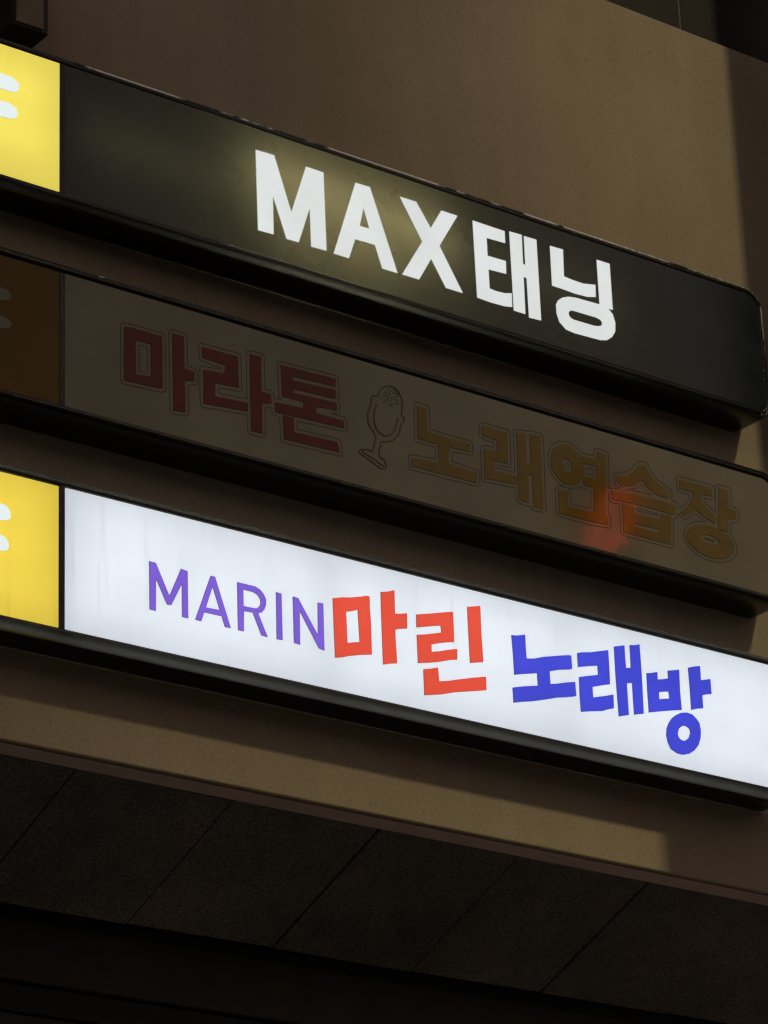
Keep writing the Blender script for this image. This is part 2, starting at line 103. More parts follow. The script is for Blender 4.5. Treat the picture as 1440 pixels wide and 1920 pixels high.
OUTLINES = [
 (0,[(0.516,7.26),(0.507,7.264),(0.504,7.268),(0.501,7.276),(0.501,7.616),(0.504,7.624),(0.512,7.63),(0.576,7.632),(0.584,7.628),(0.588,7.623),(0.589,7.6),(0.589,7.492),(0.592,7.489),(0.624,7.487),(0.631,7.484),(0.635,7.48),(0.637,7.472),(0.636,7.428),(0.633,7.42),(0.628,7.416),(0.596,7.408),(0.591,7.404),(0.591,7.284),(0.588,7.272),(0.584,7.268),(0.576,7.266)]),
 (8,[(3.34,7.26),(3.308,7.267),(3.283,7.276),(3.26,7.289),(3.24,7.308),(3.227,7.332),(3.226,7.356),(3.233,7.376),(3.252,7.4),(3.272,7.415),(3.297,7.428),(3.328,7.437),(3.363,7.444),(3.352,7.447),(3.308,7.471),(3.248,7.43),(3.24,7.426),(3.228,7.428),(3.204,7.443),(3.2,7.448),(3.192,7.423),(3.184,7.417),(3.175,7.416),(3.172,7.412),(3.16,7.28),(3.156,7.272),(3.148,7.267),(2.872,7.266),(2.86,7.268),(2.856,7.272),(2.853,7.28),(2.855,7.408),(2.852,7.41),(2.816,7.408),(2.808,7.41),(2.801,7.42),(2.796,7.45),(2.787,7.356),(2.788,7.352),(2.795,7.348),(2.798,7.344),(2.8,7.336),(2.797,7.292),(2.792,7.285),(2.788,7.282),(2.688,7.273),(2.504,7.273),(2.496,7.275),(2.491,7.28),(2.489,7.288),(2.492,7.4),(2.494,7.408),(2.497,7.412),(2.504,7.417),(2.555,7.42),(2.532,7.424),(2.513,7.432),(2.496,7.444),(2.477,7.464),(2.466,7.484),(2.46,7.508),(2.459,7.536),(2.463,7.556),(2.472,7.58),(2.485,7.6),(2.504,7.618),(2.528,7.632),(2.552,7.639),(2.572,7.641),(2.6,7.638),(2.62,7.631),(2.642,7.616),(2.652,7.606),(2.724,7.611),(2.726,7.616),(2.729,7.64),(2.734,7.648),(2.744,7.652),(2.768,7.652),(2.8,7.65),(2.808,7.645),(2.812,7.636),(2.798,7.476),(2.8,7.473),(2.808,7.477),(2.858,7.484),(2.862,7.488),(2.844,7.5),(2.838,7.508),(2.836,7.54),(2.837,7.548),(2.84,7.552),(2.848,7.557),(2.908,7.577),(2.948,7.608),(2.975,7.64),(3.024,7.655),(3.032,7.653),(3.036,7.65),(3.056,7.619),(3.088,7.584),(3.164,7.554),(3.172,7.548),(3.175,7.536),(3.168,7.503),(3.172,7.501),(3.192,7.501),(3.201,7.496),(3.205,7.488),(3.204,7.467),(3.252,7.507),(3.282,7.552),(3.276,7.554),(3.22,7.555),(3.211,7.56),(3.207,7.568),(3.207,7.616),(3.21,7.624),(3.216,7.629),(3.224,7.631),(3.416,7.635),(3.428,7.632),(3.432,7.628),(3.434,7.62),(3.433,7.576),(3.428,7.566),(3.424,7.563),(3.416,7.56),(3.368,7.558),(3.362,7.552),(3.363,7.548),(3.384,7.528),(3.428,7.5),(3.43,7.504),(3.443,7.632),(3.446,7.64),(3.452,7.645),(3.46,7.647),(3.516,7.649),(3.528,7.646),(3.533,7.64),(3.534,7.632),(3.531,7.56),(3.532,7.556),(3.564,7.552),(3.572,7.546),(3.574,7.536),(3.569,7.492),(3.564,7.484),(3.556,7.48),(3.524,7.478),(3.522,7.476),(3.514,7.42),(3.511,7.412),(3.532,7.393),(3.542,7.372),(3.544,7.348),(3.537,7.324),(3.516,7.3),(3.496,7.286),(3.468,7.273),(3.44,7.264),(3.408,7.259),(3.372,7.258)]),
 (1,[(0.888,7.263),(0.881,7.268),(0.877,7.276),(0.876,7.345),(0.664,7.326),(0.656,7.327),(0.65,7.332),(0.647,7.344),(0.648,7.492),(0.651,7.5),(0.656,7.506),(0.661,7.508),(0.748,7.516),(0.752,7.517),(0.753,7.52),(0.748,7.523),(0.66,7.529),(0.652,7.531),(0.647,7.536),(0.645,7.544),(0.643,7.592),(0.645,7.6),(0.652,7.606),(0.66,7.608),(0.832,7.611),(0.84,7.611),(0.849,7.604),(0.851,7.596),(0.852,7.46),(0.85,7.448),(0.84,7.441),(0.74,7.432),(0.737,7.428),(0.737,7.412),(0.738,7.408),(0.74,7.407),(0.877,7.416),(0.877,7.62),(0.88,7.63),(0.888,7.636),(0.952,7.641),(0.96,7.639),(0.966,7.632),(0.967,7.624),(0.966,7.488),(0.967,7.484),(0.996,7.483),(1.004,7.48),(1.011,7.472),(1.012,7.456),(1.016,7.454),(1.047,7.456),(1.04,7.459),(1.035,7.468),(1.034,7.516),(1.032,7.612),(1.036,7.622),(1.044,7.628),(1.324,7.638),(1.336,7.636),(1.34,7.632),(1.343,7.624),(1.34,7.58),(1.342,7.568),(1.339,7.524),(1.344,7.512),(1.345,7.476),(1.341,7.468),(1.336,7.464),(1.303,7.46),(1.316,7.457),(1.36,7.457),(1.371,7.452),(1.376,7.444),(1.378,7.408),(1.377,7.4),(1.374,7.396),(1.364,7.391),(1.124,7.381),(1.123,7.376),(1.124,7.348),(1.126,7.344),(1.128,7.343),(1.324,7.351),(1.332,7.35),(1.336,7.348),(1.342,7.34),(1.351,7.292),(1.35,7.284),(1.344,7.277),(1.336,7.275),(1.052,7.267),(1.044,7.272),(1.04,7.28),(1.036,7.376),(1.012,7.377),(1.004,7.381),(0.999,7.388),(0.998,7.404),(0.996,7.408),(0.968,7.403),(0.965,7.4),(0.964,7.28),(0.962,7.272),(0.956,7.267),(0.948,7.264)]),
 (5,[(2.356,7.271),(2.344,7.282),(2.336,7.281),(2.284,7.284),(2.276,7.287),(2.272,7.29),(2.268,7.3),(2.268,7.351),(2.1,7.34),(2.092,7.342),(2.087,7.348),(2.084,7.356),(2.087,7.492),(2.09,7.5),(2.093,7.504),(2.1,7.508),(2.16,7.515),(2.161,7.532),(2.16,7.535),(2.156,7.536),(2.096,7.539),(2.085,7.544),(2.081,7.556),(2.084,7.6),(2.086,7.608),(2.09,7.612),(2.1,7.616),(2.236,7.617),(2.248,7.614),(2.253,7.608),(2.254,7.6),(2.251,7.488),(2.249,7.452),(2.245,7.444),(2.24,7.44),(2.172,7.436),(2.171,7.424),(2.176,7.421),(2.264,7.422),(2.269,7.424),(2.273,7.616),(2.276,7.624),(2.28,7.628),(2.288,7.63),(2.34,7.636),(2.348,7.635),(2.364,7.642),(2.424,7.644),(2.432,7.642),(2.438,7.636),(2.441,7.628),(2.432,7.284),(2.428,7.277),(2.42,7.272),(2.364,7.27)]),
 (4,[(1.7,7.303),(1.692,7.311),(1.691,7.32),(1.695,7.36),(1.7,7.368),(1.704,7.371),(1.839,7.384),(1.841,7.388),(1.84,7.437),(1.744,7.437),(1.736,7.44),(1.73,7.448),(1.736,7.608),(1.739,7.616),(1.743,7.62),(1.752,7.622),(1.8,7.622),(1.808,7.619),(1.812,7.616),(1.816,7.608),(1.817,7.516),(1.82,7.513),(1.968,7.513),(2.028,7.513),(2.039,7.508),(2.042,7.504),(2.045,7.496),(2.04,7.456),(2.036,7.449),(2.028,7.444),(1.936,7.44),(1.929,7.424),(1.926,7.396),(1.927,7.392),(2.06,7.386),(2.068,7.383),(2.075,7.376),(2.076,7.368),(2.07,7.32),(2.064,7.311),(2.052,7.307),(1.708,7.302)]),
 (0,[(0.284,7.332),(0.275,7.336),(0.272,7.34),(0.269,7.348),(0.271,7.584),(0.274,7.592),(0.277,7.596),(0.284,7.6),(0.332,7.604),(0.468,7.603),(0.477,7.6),(0.481,7.596),(0.483,7.588),(0.484,7.36),(0.482,7.352),(0.476,7.347),(0.46,7.34)]),
 (6,[(2.576,7.347),(2.575,7.348),(2.575,7.404),(2.568,7.418),(2.572,7.42),(2.588,7.422),(2.608,7.429),(2.636,7.446),(2.64,7.442),(2.648,7.439),(2.676,7.44),(2.696,7.44),(2.688,7.353)]),
 (8,[(3.352,7.36),(3.35,7.36),(3.356,7.362),(3.369,7.364),(3.404,7.362),(3.41,7.36),(3.396,7.357),(3.376,7.357)]),
 (7,[(2.96,7.403),(2.957,7.412),(2.96,7.416),(3.076,7.416),(3.078,7.416),(3.079,7.412),(3.076,7.407)]),
 (0,[(0.36,7.407),(0.358,7.412),(0.358,7.52),(0.36,7.522),(0.392,7.522),(0.396,7.521),(0.396,7.412)]),
 (7,[(2.904,7.491),(2.96,7.511),(3.0,7.537),(3.024,7.512),(3.052,7.499),(2.956,7.497)]),
 (6,[(2.56,7.509),(2.556,7.512),(2.554,7.516),(2.555,7.528),(2.56,7.535),(2.564,7.538),(2.568,7.539),(2.572,7.537),(2.577,7.528),(2.576,7.52),(2.568,7.51)]),
 (6,[(2.676,7.512),(2.679,7.528),(2.678,7.54),(2.68,7.543),(2.716,7.545),(2.718,7.544),(2.719,7.54),(2.718,7.52),(2.716,7.517)]),
]

# ---------------------------------------------------------------- helpers
def link(o, parent=None):
    COL.objects.link(o)
    if parent is not None:
        o.parent = parent
    return o

def mesh_obj(name, verts, faces, mat, parent=None, smooth=False, mats=None, idx=None):
    me = bpy.data.meshes.new(name)
    me.from_pydata([tuple(v) for v in verts], [], faces)
    for m in (mats or [mat]):
        me.materials.append(m)
    if idx:
        me.polygons.foreach_set("material_index", idx)
    if smooth:
        me.polygons.foreach_set("use_smooth", [True] * len(me.polygons))
    me.update()
    return link(bpy.data.objects.new(name, me), parent)

def empty(name, loc=(0, 0, 0)):
    o = bpy.data.objects.new(name, None)
    o.location = (0, 0, 0)
    o.empty_display_size = 0.1
    return link(o)

def tag(o, label=None, cat=None, group=None, kind=None):
    if label: o["label"] = label
    if cat: o["category"] = cat
    if group: o["group"] = group
    if kind: o["kind"] = kind
    return o

def box(name, x0, x1, y0, y1, z0, z1, mat, parent=None, bevel=0.0, segs=2):
    bm = bmesh.new()
    bmesh.ops.create_cube(bm, size=1.0)
    for v in bm.verts:
        v.co = Vector(((x0 + x1) / 2 + v.co.x * (x1 - x0), (y0 + y1) / 2 + v.co.y * (y1 - y0), (z0 + z1) / 2 + v.co.z * (z1 - z0)))
    if bevel > 0:
        bmesh.ops.bevel(bm, geom=bm.edges[:], offset=bevel, segments=segs, affect='EDGES', profile=0.5)
    me = bpy.data.meshes.new(name)
    bm.to_mesh(me); bm.free()
    me.materials.append(mat)
    return link(bpy.data.objects.new(name, me), parent)

def tube(name, pts, r, mat, parent=None, n=10):
    verts, faces = [], []
    P = [Vector(p) for p in pts]
    for i, p in enumerate(P):
        t = (P[min(i + 1, len(P) - 1)] - P[max(i - 1, 0)]).normalized()
        a = t.cross(Vector((0.31, 0.2, 0.93))).normalized(); b = t.cross(a)
        for k in range(n):
            c = 2 * math.pi * k / n
            verts.append(p + a * math.cos(c) * r + b * math.sin(c) * r)
    for i in range(len(P) - 1):
        for k in range(n):
            faces.append((i * n + k, i * n + (k + 1) % n, (i + 1) * n + (k + 1) % n, (i + 1) * n + k))
    faces.append(tuple(range(n - 1, -1, -1))); faces.append(tuple(range((len(P) - 1) * n, len(P) * n)))
    return mesh_obj(name, verts, faces, mat, parent, smooth=True)

def rounded_rect(x0, x1, z0, z1, radii, n=10):
    """radii: bottom-left, bottom-right, top-right, top-left; anticlockwise seen from the street (-y)"""
    out = []
    for (cx, cz, sx, sz, r, a0) in ((x0, z0, 1, 1, radii[0], 180), (x1, z0, -1, 1, radii[1], 270),
                                    (x1, z1, -1, -1, radii[2], 0), (x0, z1, 1, -1, radii[3], 90)):
        ox, oz = cx + sx * r, cz + sz * r
        for i in range(n + 1):
            a = math.radians(a0 + 90 * i / n)
            out.append((ox + r * math.cos(a), oz + r * math.sin(a)))
    return out

def plate(name, comps, y_back, y_front, mat, side, parent=None, step=0.0):
    """flat cut-out shapes with holes (x, z loops) given a real thickness; one mesh"""
    verts, faces, idx = [], [], []
    for ci, loops in enumerate(comps):
        yf = y_front - step * ci
        flat = [p for l in loops for p in l]
        base = len(verts)
        verts += [(x, yf, z) for x, z in flat]
        verts += [(x, y_back, z) for x, z in flat]
        tris = tessellate_polygon([[Vector((x, z, 0)) for x, z in l] for l in loops])
        for t in tris:
            a, b, c = (flat[i] for i in t)
            area = (b[0] - a[0]) * (c[1] - a[1]) - (b[1] - a[1]) * (c[0] - a[0])
            if abs(area) < 1e-12: continue
            faces.append(tuple(base + i for i in (t if area > 0 else t[::-1]))); idx.append(0)
        k = 0
        for li, l in enumerate(loops):
            n = len(l)
            ar = sum(l[i][0] * l[(i + 1) % n][1] - l[(i + 1) % n][0] * l[i][1] for i in range(n))
            flip = (ar > 0) == (li == 0)
            for i in range(n):
                a, b = base + k + i, base + k + (i + 1) % n
                q = (a, b, b + len(flat), a + len(flat))
                faces.append(q[::-1] if flip else q); idx.append(1)
            k += n
    return mesh_obj(name, verts, faces, mat, parent, mats=[mat, side], idx=idx)

# ---------------------------------------------------------------- materials
def new_mat(name):
    m = bpy.data.materials.new(name); m.use_nodes = True
    nt = m.node_tree
    return m, nt, nt.nodes["Principled BSDF"], nt.nodes["Material Output"]

def coords(nt, scale=(1, 1, 1)):
    tc = nt.nodes.new("ShaderNodeTexCoord"); mp = nt.nodes.new("ShaderNodeMapping")
    mp.inputs["Scale"].default_value = scale
    nt.links.new(tc.outputs["Object"], mp.inputs["Vector"])
    return mp.outputs["Vector"]

def noise(nt, vec, scale, detail=4, rough=0.55):
    n = nt.nodes.new("ShaderNodeTexNoise")
    n.inputs["Scale"].default_value = scale; n.inputs["Detail"].default_value = detail; n.inputs["Roughness"].default_value = rough
    nt.links.new(vec, n.inputs["Vector"])
    return n.outputs["Fac"]

def ramp(nt, fac, stops):
    r = nt.nodes.new("ShaderNodeValToRGB")
    el = r.color_ramp.elements
    while len(el) < len(stops): el.new(0.5)
    for e, (p, c) in zip(el, stops):
        e.position = p; e.color = (*c, 1) if len(c) == 3 else c
    nt.links.new(fac, r.inputs["Fac"])
    return r.outputs["Color"]

def mul(nt, a, b, fac=1.0):
    m = nt.nodes.new("ShaderNodeMix"); m.data_type = 'RGBA'; m.blend_type = 'MULTIPLY'
    m.inputs["Factor"].default_value = fac
    for s, v in ((m.inputs[6], a), (m.inputs[7], b)):
        if isinstance(v, tuple): s.default_value = (*v, 1)
        else: nt.links.new(v, s)
    return m.outputs[2]

def bump(nt, bsdf, height, strength, dist):
    b = nt.nodes.new("ShaderNodeBump")
    b.inputs["Strength"].default_value = strength; b.inputs["Distance"].default_value = dist
    nt.links.new(height, b.inputs["Height"]); nt.links.new(b.outputs["Normal"], bsdf.inputs["Normal"])

def stucco_mat():
    m, nt, p, _ = new_mat("beige_stucco")
    v = coords(nt)
    fine = noise(nt, v, 75, 7, 0.75)
    big = ramp(nt, noise(nt, v, 0.9, 4), [(0.3, (0.395, 0.330, 0.248)), (0.7, (0.475, 0.402, 0.296))])
    streak = ramp(nt, noise(nt, coords(nt, (3.5, 3.5, 0.7)), 1.4, 6, 0.65), [(0.30, (0.91, 0.90, 0.89)), (0.62, (1, 1, 1))])
    spots = ramp(nt, noise(nt, v, 22, 3, 0.5), [(0.22, (0.88, 0.86, 0.84)), (0.34, (1, 1, 1))])
    grain = ramp(nt, fine, [(0.30, (0.74, 0.74, 0.73)), (0.52, (1.0, 1.0, 1.0)), (0.72, (1.16, 1.15, 1.13))])
    c = mul(nt, mul(nt, mul(nt, big, streak), spots), grain)
    nt.links.new(c, p.inputs["Base Color"])
    p.inputs["Roughness"].default_value = 0.9
    p.inputs["Specular IOR Level"].default_value = 0.2
    bump(nt, p, fine, 0.55, 0.005)
    return m

def plain_mat(name, col, rough=0.6, spec=0.5, var=0.15, vs=6.0, bmp=0.0, metallic=0.0, bs=60):
    m, nt, p, _ = new_mat(name)
    v = coords(nt)
    c = ramp(nt, noise(nt, v, vs, 5), [(0.3, tuple(k * (1 - var) for k in col)), (0.7, tuple(min(1, k * (1 + var)) for k in col))])
    nt.links.new(c, p.inputs["Base Color"])
    p.inputs["Roughness"].default_value = rough
    p.inputs["Specular IOR Level"].default_value = spec
    p.inputs["Metallic"].default_value = metallic
    if bmp: bump(nt, p, noise(nt, v, bs, 4), bmp, 0.003)
    return m

def granite_mat():
    m, nt, p, _ = new_mat("dark_granite")
    v = coords(nt)
    sp = ramp(nt, noise(nt, v, 95, 5, 0.85), [(0.35, (0.05, 0.048, 0.05)), (0.52, (0.16, 0.155, 0.16)), (0.72, (0.46, 0.45, 0.47))])
    big = ramp(nt, noise(nt, v, 1.3, 8, 0.7), [(0.32, (0.50, 0.48, 0.47)), (0.66, (1.1, 1.1, 1.1))])
    nt.links.new(mul(nt, sp, big), p.inputs["Base Color"])
    p.inputs["Roughness"].default_value = 0.75
    p.inputs["Specular IOR Level"].default_value = 0.25
    bump(nt, p, noise(nt, v, 150, 4), 0.4, 0.003)
    return m

def lit_mat(name, col, dirt=0.05, streaks=0.0, strength=1.0, through=0.0):
    """back-lit acrylic or vinyl: gives off its own light, thinly stained"""
    m, nt, p, out = new_mat(name)
    v = coords(nt)
    cloud = ramp(nt, noise(nt, v, 2.6, 5), [(0.3, (1 - dirt,) * 3), (0.7, (1, 1, 1))])
    specks = ramp(nt, noise(nt, v, 30, 3), [(0.24, (0.80, 0.78, 0.74)), (0.31, (1, 1, 1))])
    c = mul(nt, mul(nt, cloud, specks), col)
    if streaks:
        s = ramp(nt, noise(nt, coords(nt, (16, 1, 0.55)), 2.0, 4, 0.6), [(0.30, (1 - streaks, 1 - streaks, 1 - streaks * 1.15)), (0.46, (1, 1, 1))])
        c = mul(nt, c, s)
    nt.links.new(c, p.inputs["Emission Color"])
    p.inputs["Emission Strength"].default_value = strength
    p.inputs["Base Color"].default_value = (0.015, 0.015, 0.015, 1)
    p.inputs["Roughness"].default_value = 0.35
    p.inputs["Specular IOR Level"].default_value = 0.2
    if through:                                # diffuser sheet: the tubes behind it show as soft bands
        tr = nt.nodes.new("ShaderNodeBsdfTranslucent")
        nt.links.new(mul(nt, c, (through,) * 3), tr.inputs["Color"])
        add = nt.nodes.new("ShaderNodeAddShader")
        nt.links.new(p.outputs[0], add.inputs[0]); nt.links.new(tr.outputs[0], add.inputs[1])
        nt.links.new(add.outputs[0], out.inputs["Surface"])
    return m

def film_mat(name, col, rough, trans, wear=0.0, bmp=0.15, fine=False):
    """dark acrylic skin that lets a little of the lamp behind it through"""
    m, nt, p, out = new_mat(name)
    v = coords(nt)
    c = ramp(nt, noise(nt, v, 4, 6), [(0.3, tuple(k * 0.75 for k in col)), (0.7, tuple(k * 1.25 for k in col))])
    nt.links.new(c, p.inputs["Base Color"])
    p.inputs["Specular IOR Level"].default_value = 0.32
    rg = ramp(nt, noise(nt, v, 5, 6), [(0.3, (rough * 0.75,) * 3), (0.7, (rough * 1.3,) * 3)])
    nt.links.new(rg, p.inputs["Roughness"])
    tr = nt.nodes.new("ShaderNodeBsdfTranslucent")
    tc = ramp(nt, noise(nt, v, 7, 7, 0.65), [(0.25, tuple(k * 0.85 for k in trans)), (0.75, tuple(k * 1.1 for k in trans))])
    nt.links.new(tc, tr.inputs["Color"])
    add = nt.nodes.new("ShaderNodeAddShader")
    nt.links.new(p.outputs[0], add.inputs[0]); nt.links.new(tr.outputs[0], add.inputs[1])
    nt.links.new(add.outputs[0], out.inputs["Surface"])
    h = noise(nt, v, 11, 6, 0.62)
    if wear:
        blis = ramp(nt, noise(nt, v, 38, 3, 0.5), [(0.62, (0, 0, 0)), (0.72, (1, 1, 1))])
        patch = ramp(nt, noise(nt, v, 3.1, 2), [(0.52, (0, 0, 0)), (0.62, (1, 1, 1))])
        bl = mul(nt, blis, patch)
        ad = nt.nodes.new("ShaderNodeMath"); ad.operation = 'MULTIPLY_ADD'
        nt.links.new(bl, ad.inputs[0]); ad.inputs[1].default_value = wear; nt.links.new(h, ad.inputs[2])
        h = ad.outputs[0]
    if fine:                                   # rippled, chipped skin that sparkles where it turns to the lamp
        fn = noise(nt, v, 70, 3, 0.6)
        ad = nt.nodes.new("ShaderNodeMath"); ad.operation = 'MULTIPLY_ADD'
        nt.links.new(fn, ad.inputs[0]); ad.inputs[1].default_value = 1.6; nt.links.new(h, ad.inputs[2])
        h = ad.outputs[0]
    bump(nt, p, h, bmp, 0.006)
    return m

def emit_mat(name, col, strength):
    m, nt, p, _ = new_mat(name)
    p.inputs["Base Color"].default_value = (0.02, 0.02, 0.02, 1)
    p.inputs["Emission Color"].default_value = (*col, 1)
    p.inputs["Emission Strength"].default_value = strength
    return m

def bead_mat(name, glint_start):
    """black edge with bright metal patches put in as broken glints"""
    m, nt, p, _ = new_mat(name)
    v = coords(nt, (1, 1, 1))
    mask = ramp(nt, noise(nt, v, 2.6, 6, 0.7), [(glint_start, (0, 0, 0)), (glint_start + 0.05, (1, 1, 1))])
    mx = nt.nodes.new("ShaderNodeMix"); mx.data_type = 'RGBA'
    nt.links.new(mask, mx.inputs["Factor"]); mx.inputs[6].default_value = (0.006, 0.006, 0.006, 1); mx.inputs[7].default_value = (0.75, 0.73, 0.70, 1)
    nt.links.new(mx.outputs[2], p.inputs["Base Color"]); nt.links.new(mask, p.inputs["Metallic"])
    p.inputs["Roughness"].default_value = 0.27
    bump(nt, p, noise(nt, v, 24, 4, 0.6), 0.5, 0.006)
    return m

M = {
    'bead': bead_mat("glint_patch_edge", 0.47),
    'bead_dull': bead_mat("dull_black_edge", 0.62),
    'stucco': stucco_mat(),
    'granite': granite_mat(),
    'clad': plain_mat("black_stone_cladding", (0.012, 0.012, 0.011), 0.6, 0.3, 0.3, 5, 0.1),
    'sealant': plain_mat("grey_sealant", (0.16, 0.15, 0.12), 0.8, 0.2),
    'shop': plain_mat("dark_shopfront_panel", (0.04, 0.034, 0.032), 0.5, 0.3, 0.3, 3, 0.1),
    'trim': plain_mat("black_metal_trim", (0.008, 0.008, 0.008), 0.5, 0.3),
    'lip': plain_mat("painted_drip_edge", (0.62, 0.52, 0.54), 0.8, 0.2, 0.1, 8, 0.3),
    'housing': film_mat("black_formed_acrylic", (0.006, 0.006, 0.006), 0.22, (0.035, 0.035, 0.032), bmp=0.40, fine=True),
    'housing_lit': film_mat("dark_formed_acrylic", (0.006, 0.006, 0.006), 0.22, (0.12, 0.12, 0.112), bmp=0.40, fine=True),
    'back': plain_mat("sheet_metal_back", (0.010, 0.010, 0.010), 0.6, 0.3),
    'film': film_mat("black_vinyl_film", (0.007, 0.015, 0.019), 0.30, (0.055, 0.050, 0.028), wear=0.5, bmp=0.16),
    'letter_white': lit_mat("white_backlit_letter", (0.84, 0.875, 0.86), 0.12, 0.0, 0.90, 0.03),
    'panel_white': lit_mat("white_backlit_panel", (0.84, 0.893, 0.975), 0.10, 0.11, 0.625, 0.95),
    'yellow_a': lit_mat("yellow_backlit_panel", (0.96, 0.80, 0.125), 0.10, 0.06, 0.74, 0.95),
    'yellow_b': lit_mat("yellow_streaked_backlit_panel", (0.92, 0.685, 0.075), 0.12, 0.16, 0.68, 0.95),
    'bar_lit': lit_mat("pale_backlit_stroke", (0.80, 0.88, 0.87), 0.03),
    'purple': lit_mat("purple_vinyl", (0.235, 0.130, 0.73), 0.18, 0.0, 0.66, 0.35),
    'red': lit_mat("red_vinyl", (0.86, 0.088, 0.048), 0.12, 0.0, 0.66, 0.35),
    'blue': lit_mat("blue_vinyl", (0.060, 0.074, 0.72), 0.18, 0.0, 0.66, 0.35),
    'edge': plain_mat("vinyl_cut_edge", (0.05, 0.05, 0.05), 0.7, 0.2),
    'panel_dim': plain_mat("unlit_milky_acrylic", (0.172, 0.160, 0.118), 0.055, 0.25, 0.16, 2.2, 0.03, bs=25),
    'yellow_dim': plain_mat("unlit_yellow_acrylic", (0.115, 0.062, 0.003), 0.25, 0.15, 0.12, 4),
    'bar_dim': plain_mat("unlit_pale_stroke", (0.13, 0.12, 0.09), 0.3, 0.4),
    'maroon_dim': plain_mat("unlit_red_vinyl", (0.105, 0.008, 0.005), 0.06, 0.2, 0.18, 12),
    'amber_dim': plain_mat("unlit_amber_vinyl", (0.150, 0.098, 0.012), 0.06, 0.2, 0.15, 10),
    'line_dim': plain_mat("unlit_dark_outline", (0.055, 0.042, 0.034), 0.4, 0.3),
    'mic_dim': plain_mat("unlit_brown_line", (0.085, 0.035, 0.020), 0.35, 0.3),
    'tube': emit_mat("sign_lamp_tube", (0.98, 1.0, 0.97), 2.6),
    'tube_warm': emit_mat("warm_sign_lamp_tube", (1.0, 0.95, 0.68), 38.0),
    'tube_faint': emit_mat("faint_sign_lamp_tube", (0.97, 1.0, 0.78), 4.2),
    'neon': emit_mat("red_neon", (1.0, 0.07, 0.03), 12.0),
    'asphalt': plain_mat("asphalt", (0.12, 0.115, 0.11), 0.9, 0.2, 0.3, 2, 0.5),
    'paving': plain_mat("pavement", (0.40, 0.37, 0.34), 0.9, 0.2, 0.2, 2, 0.3),
    'duct': plain_mat("brown_painted_metal", (0.20, 0.165, 0.12), 0.6, 0.3, 0.2, 6, 0.1),
    'dark_wall': plain_mat("dark_render", (0.08, 0.07, 0.065), 0.85, 0.2, 0.25, 0.6),
    'dark_glass': plain_mat("dark_window_glass", (0.01, 0.011, 0.013), 0.08, 0.5, 0.1),
    'shade_sheet': plain_mat("grey_shade_sheet", (0.25, 0.24, 0.23), 0.9, 0.2),
    'pole': plain_mat("grey_steel_pole", (0.18, 0.18, 0.18), 0.5, 0.4),
}

# ---------------------------------------------------------------- ground
g = mesh_obj("road", [(-150, -150, 0), (150, -150, 0), (150, -2.8, 0), (-150, -2.8, 0)], [(0, 1, 2, 3)], M['asphalt'])
tag(g, kind="structure")
pv = box("pavement", -150, 150, -2.8, 3.0, -0.05, 0.13, M['paving'])
tag(pv, kind="structure")

# ---------------------------------------------------------------- the building
bld = empty("building")
tag(bld, "beige rendered building front behind the three stacked signs", "building")
WT, WB = 10.17, 5.838
XL, XR = -6.0, 9.0
box("wall", XL, XR, WALL_Y, WALL_Y + 0.105, WB + 0.004, WT, M['stucco'], bld, 0.006, 2)
box("drip_edge", XL, XR, WALL_Y + 0.022, WALL_Y + 0.125, WB - 0.006, WB + 0.001, M['lip'], bld, 0.002, 1)
# sloping granite soffit, slab by slab
sl = math.radians(22)
y0, z0 = WALL_Y + 0.135, WB
Ls = 0.825
dv = Vector((0, math.cos(sl), -math.sin(sl))); nv = Vector((0, math.sin(sl), math.cos(sl)))
k = 0
x = 1.73 - 0.728 * 7
while x < 7.5:
    a = Vector((x + 0.0055, y0, z0)); w = 0.717
    off = random.uniform(-0.006, 0.006); tw_ = random.uniform(-0.003, 0.003)
    vs = []
    for (u, t, n) in ((0, 0, 0), (w, 0, 0), (w, Ls, 0), (0, Ls, 0), (0, 0, .03), (w, 0, .03), (w, Ls, .03), (0, Ls, .03)):
        vs.append(a + Vector((u, 0, 0)) + dv * t + nv * (n + off + tw_ * (1 if u else -1)))
    o = mesh_obj("soffit_panel", vs, [(0, 3, 2, 1), (4, 5, 6, 7), (0, 1, 5, 4), (1, 2, 6, 5), (2, 3, 7, 6), (3, 0, 4, 7)], M['granite'], bld)
    x += 0.728
# black backing in the joints
b0 = Vector((XL, y0, z0)) + nv * 0.012
mesh_obj("soffit_backing", [b0, b0 + Vector((13.5, 0, 0)), b0 + Vector((13.5, 0, 0)) + dv * Ls, b0 + dv * Ls], [(0, 1, 2, 3)], M['trim'], bld)
ye, ze = (Vector((0, y0, z0)) + dv * Ls)[1:]
box("shadow_gap_trim", XL, XR, ye + 0.045, ye + 0.12, ze - 0.05, ze + 0.06, M['trim'], bld)
box("fascia_band", XL, XR, ye + 0.02, ye + 0.10, ze - 0.30, ze - 0.055, M['shop'], bld, 0.004, 1)
box("shopfront_head", XL, XR, ye + 0.05, ye + 0.12, ze - 0.42, ze - 0.31, M['trim'], bld)
x = XL
while x < XR:
    box("shopfront_panel", x + 0.01, x + 1.49, ye + 0.06, ye + 0.11, 0.14, ze - 0.43, M['shop'], bld)
    x += 1.5
box("inner_wall", XL, XR, ye + 0.14, ye + 0.3, 0.13, 15.0, M['trim'], bld)
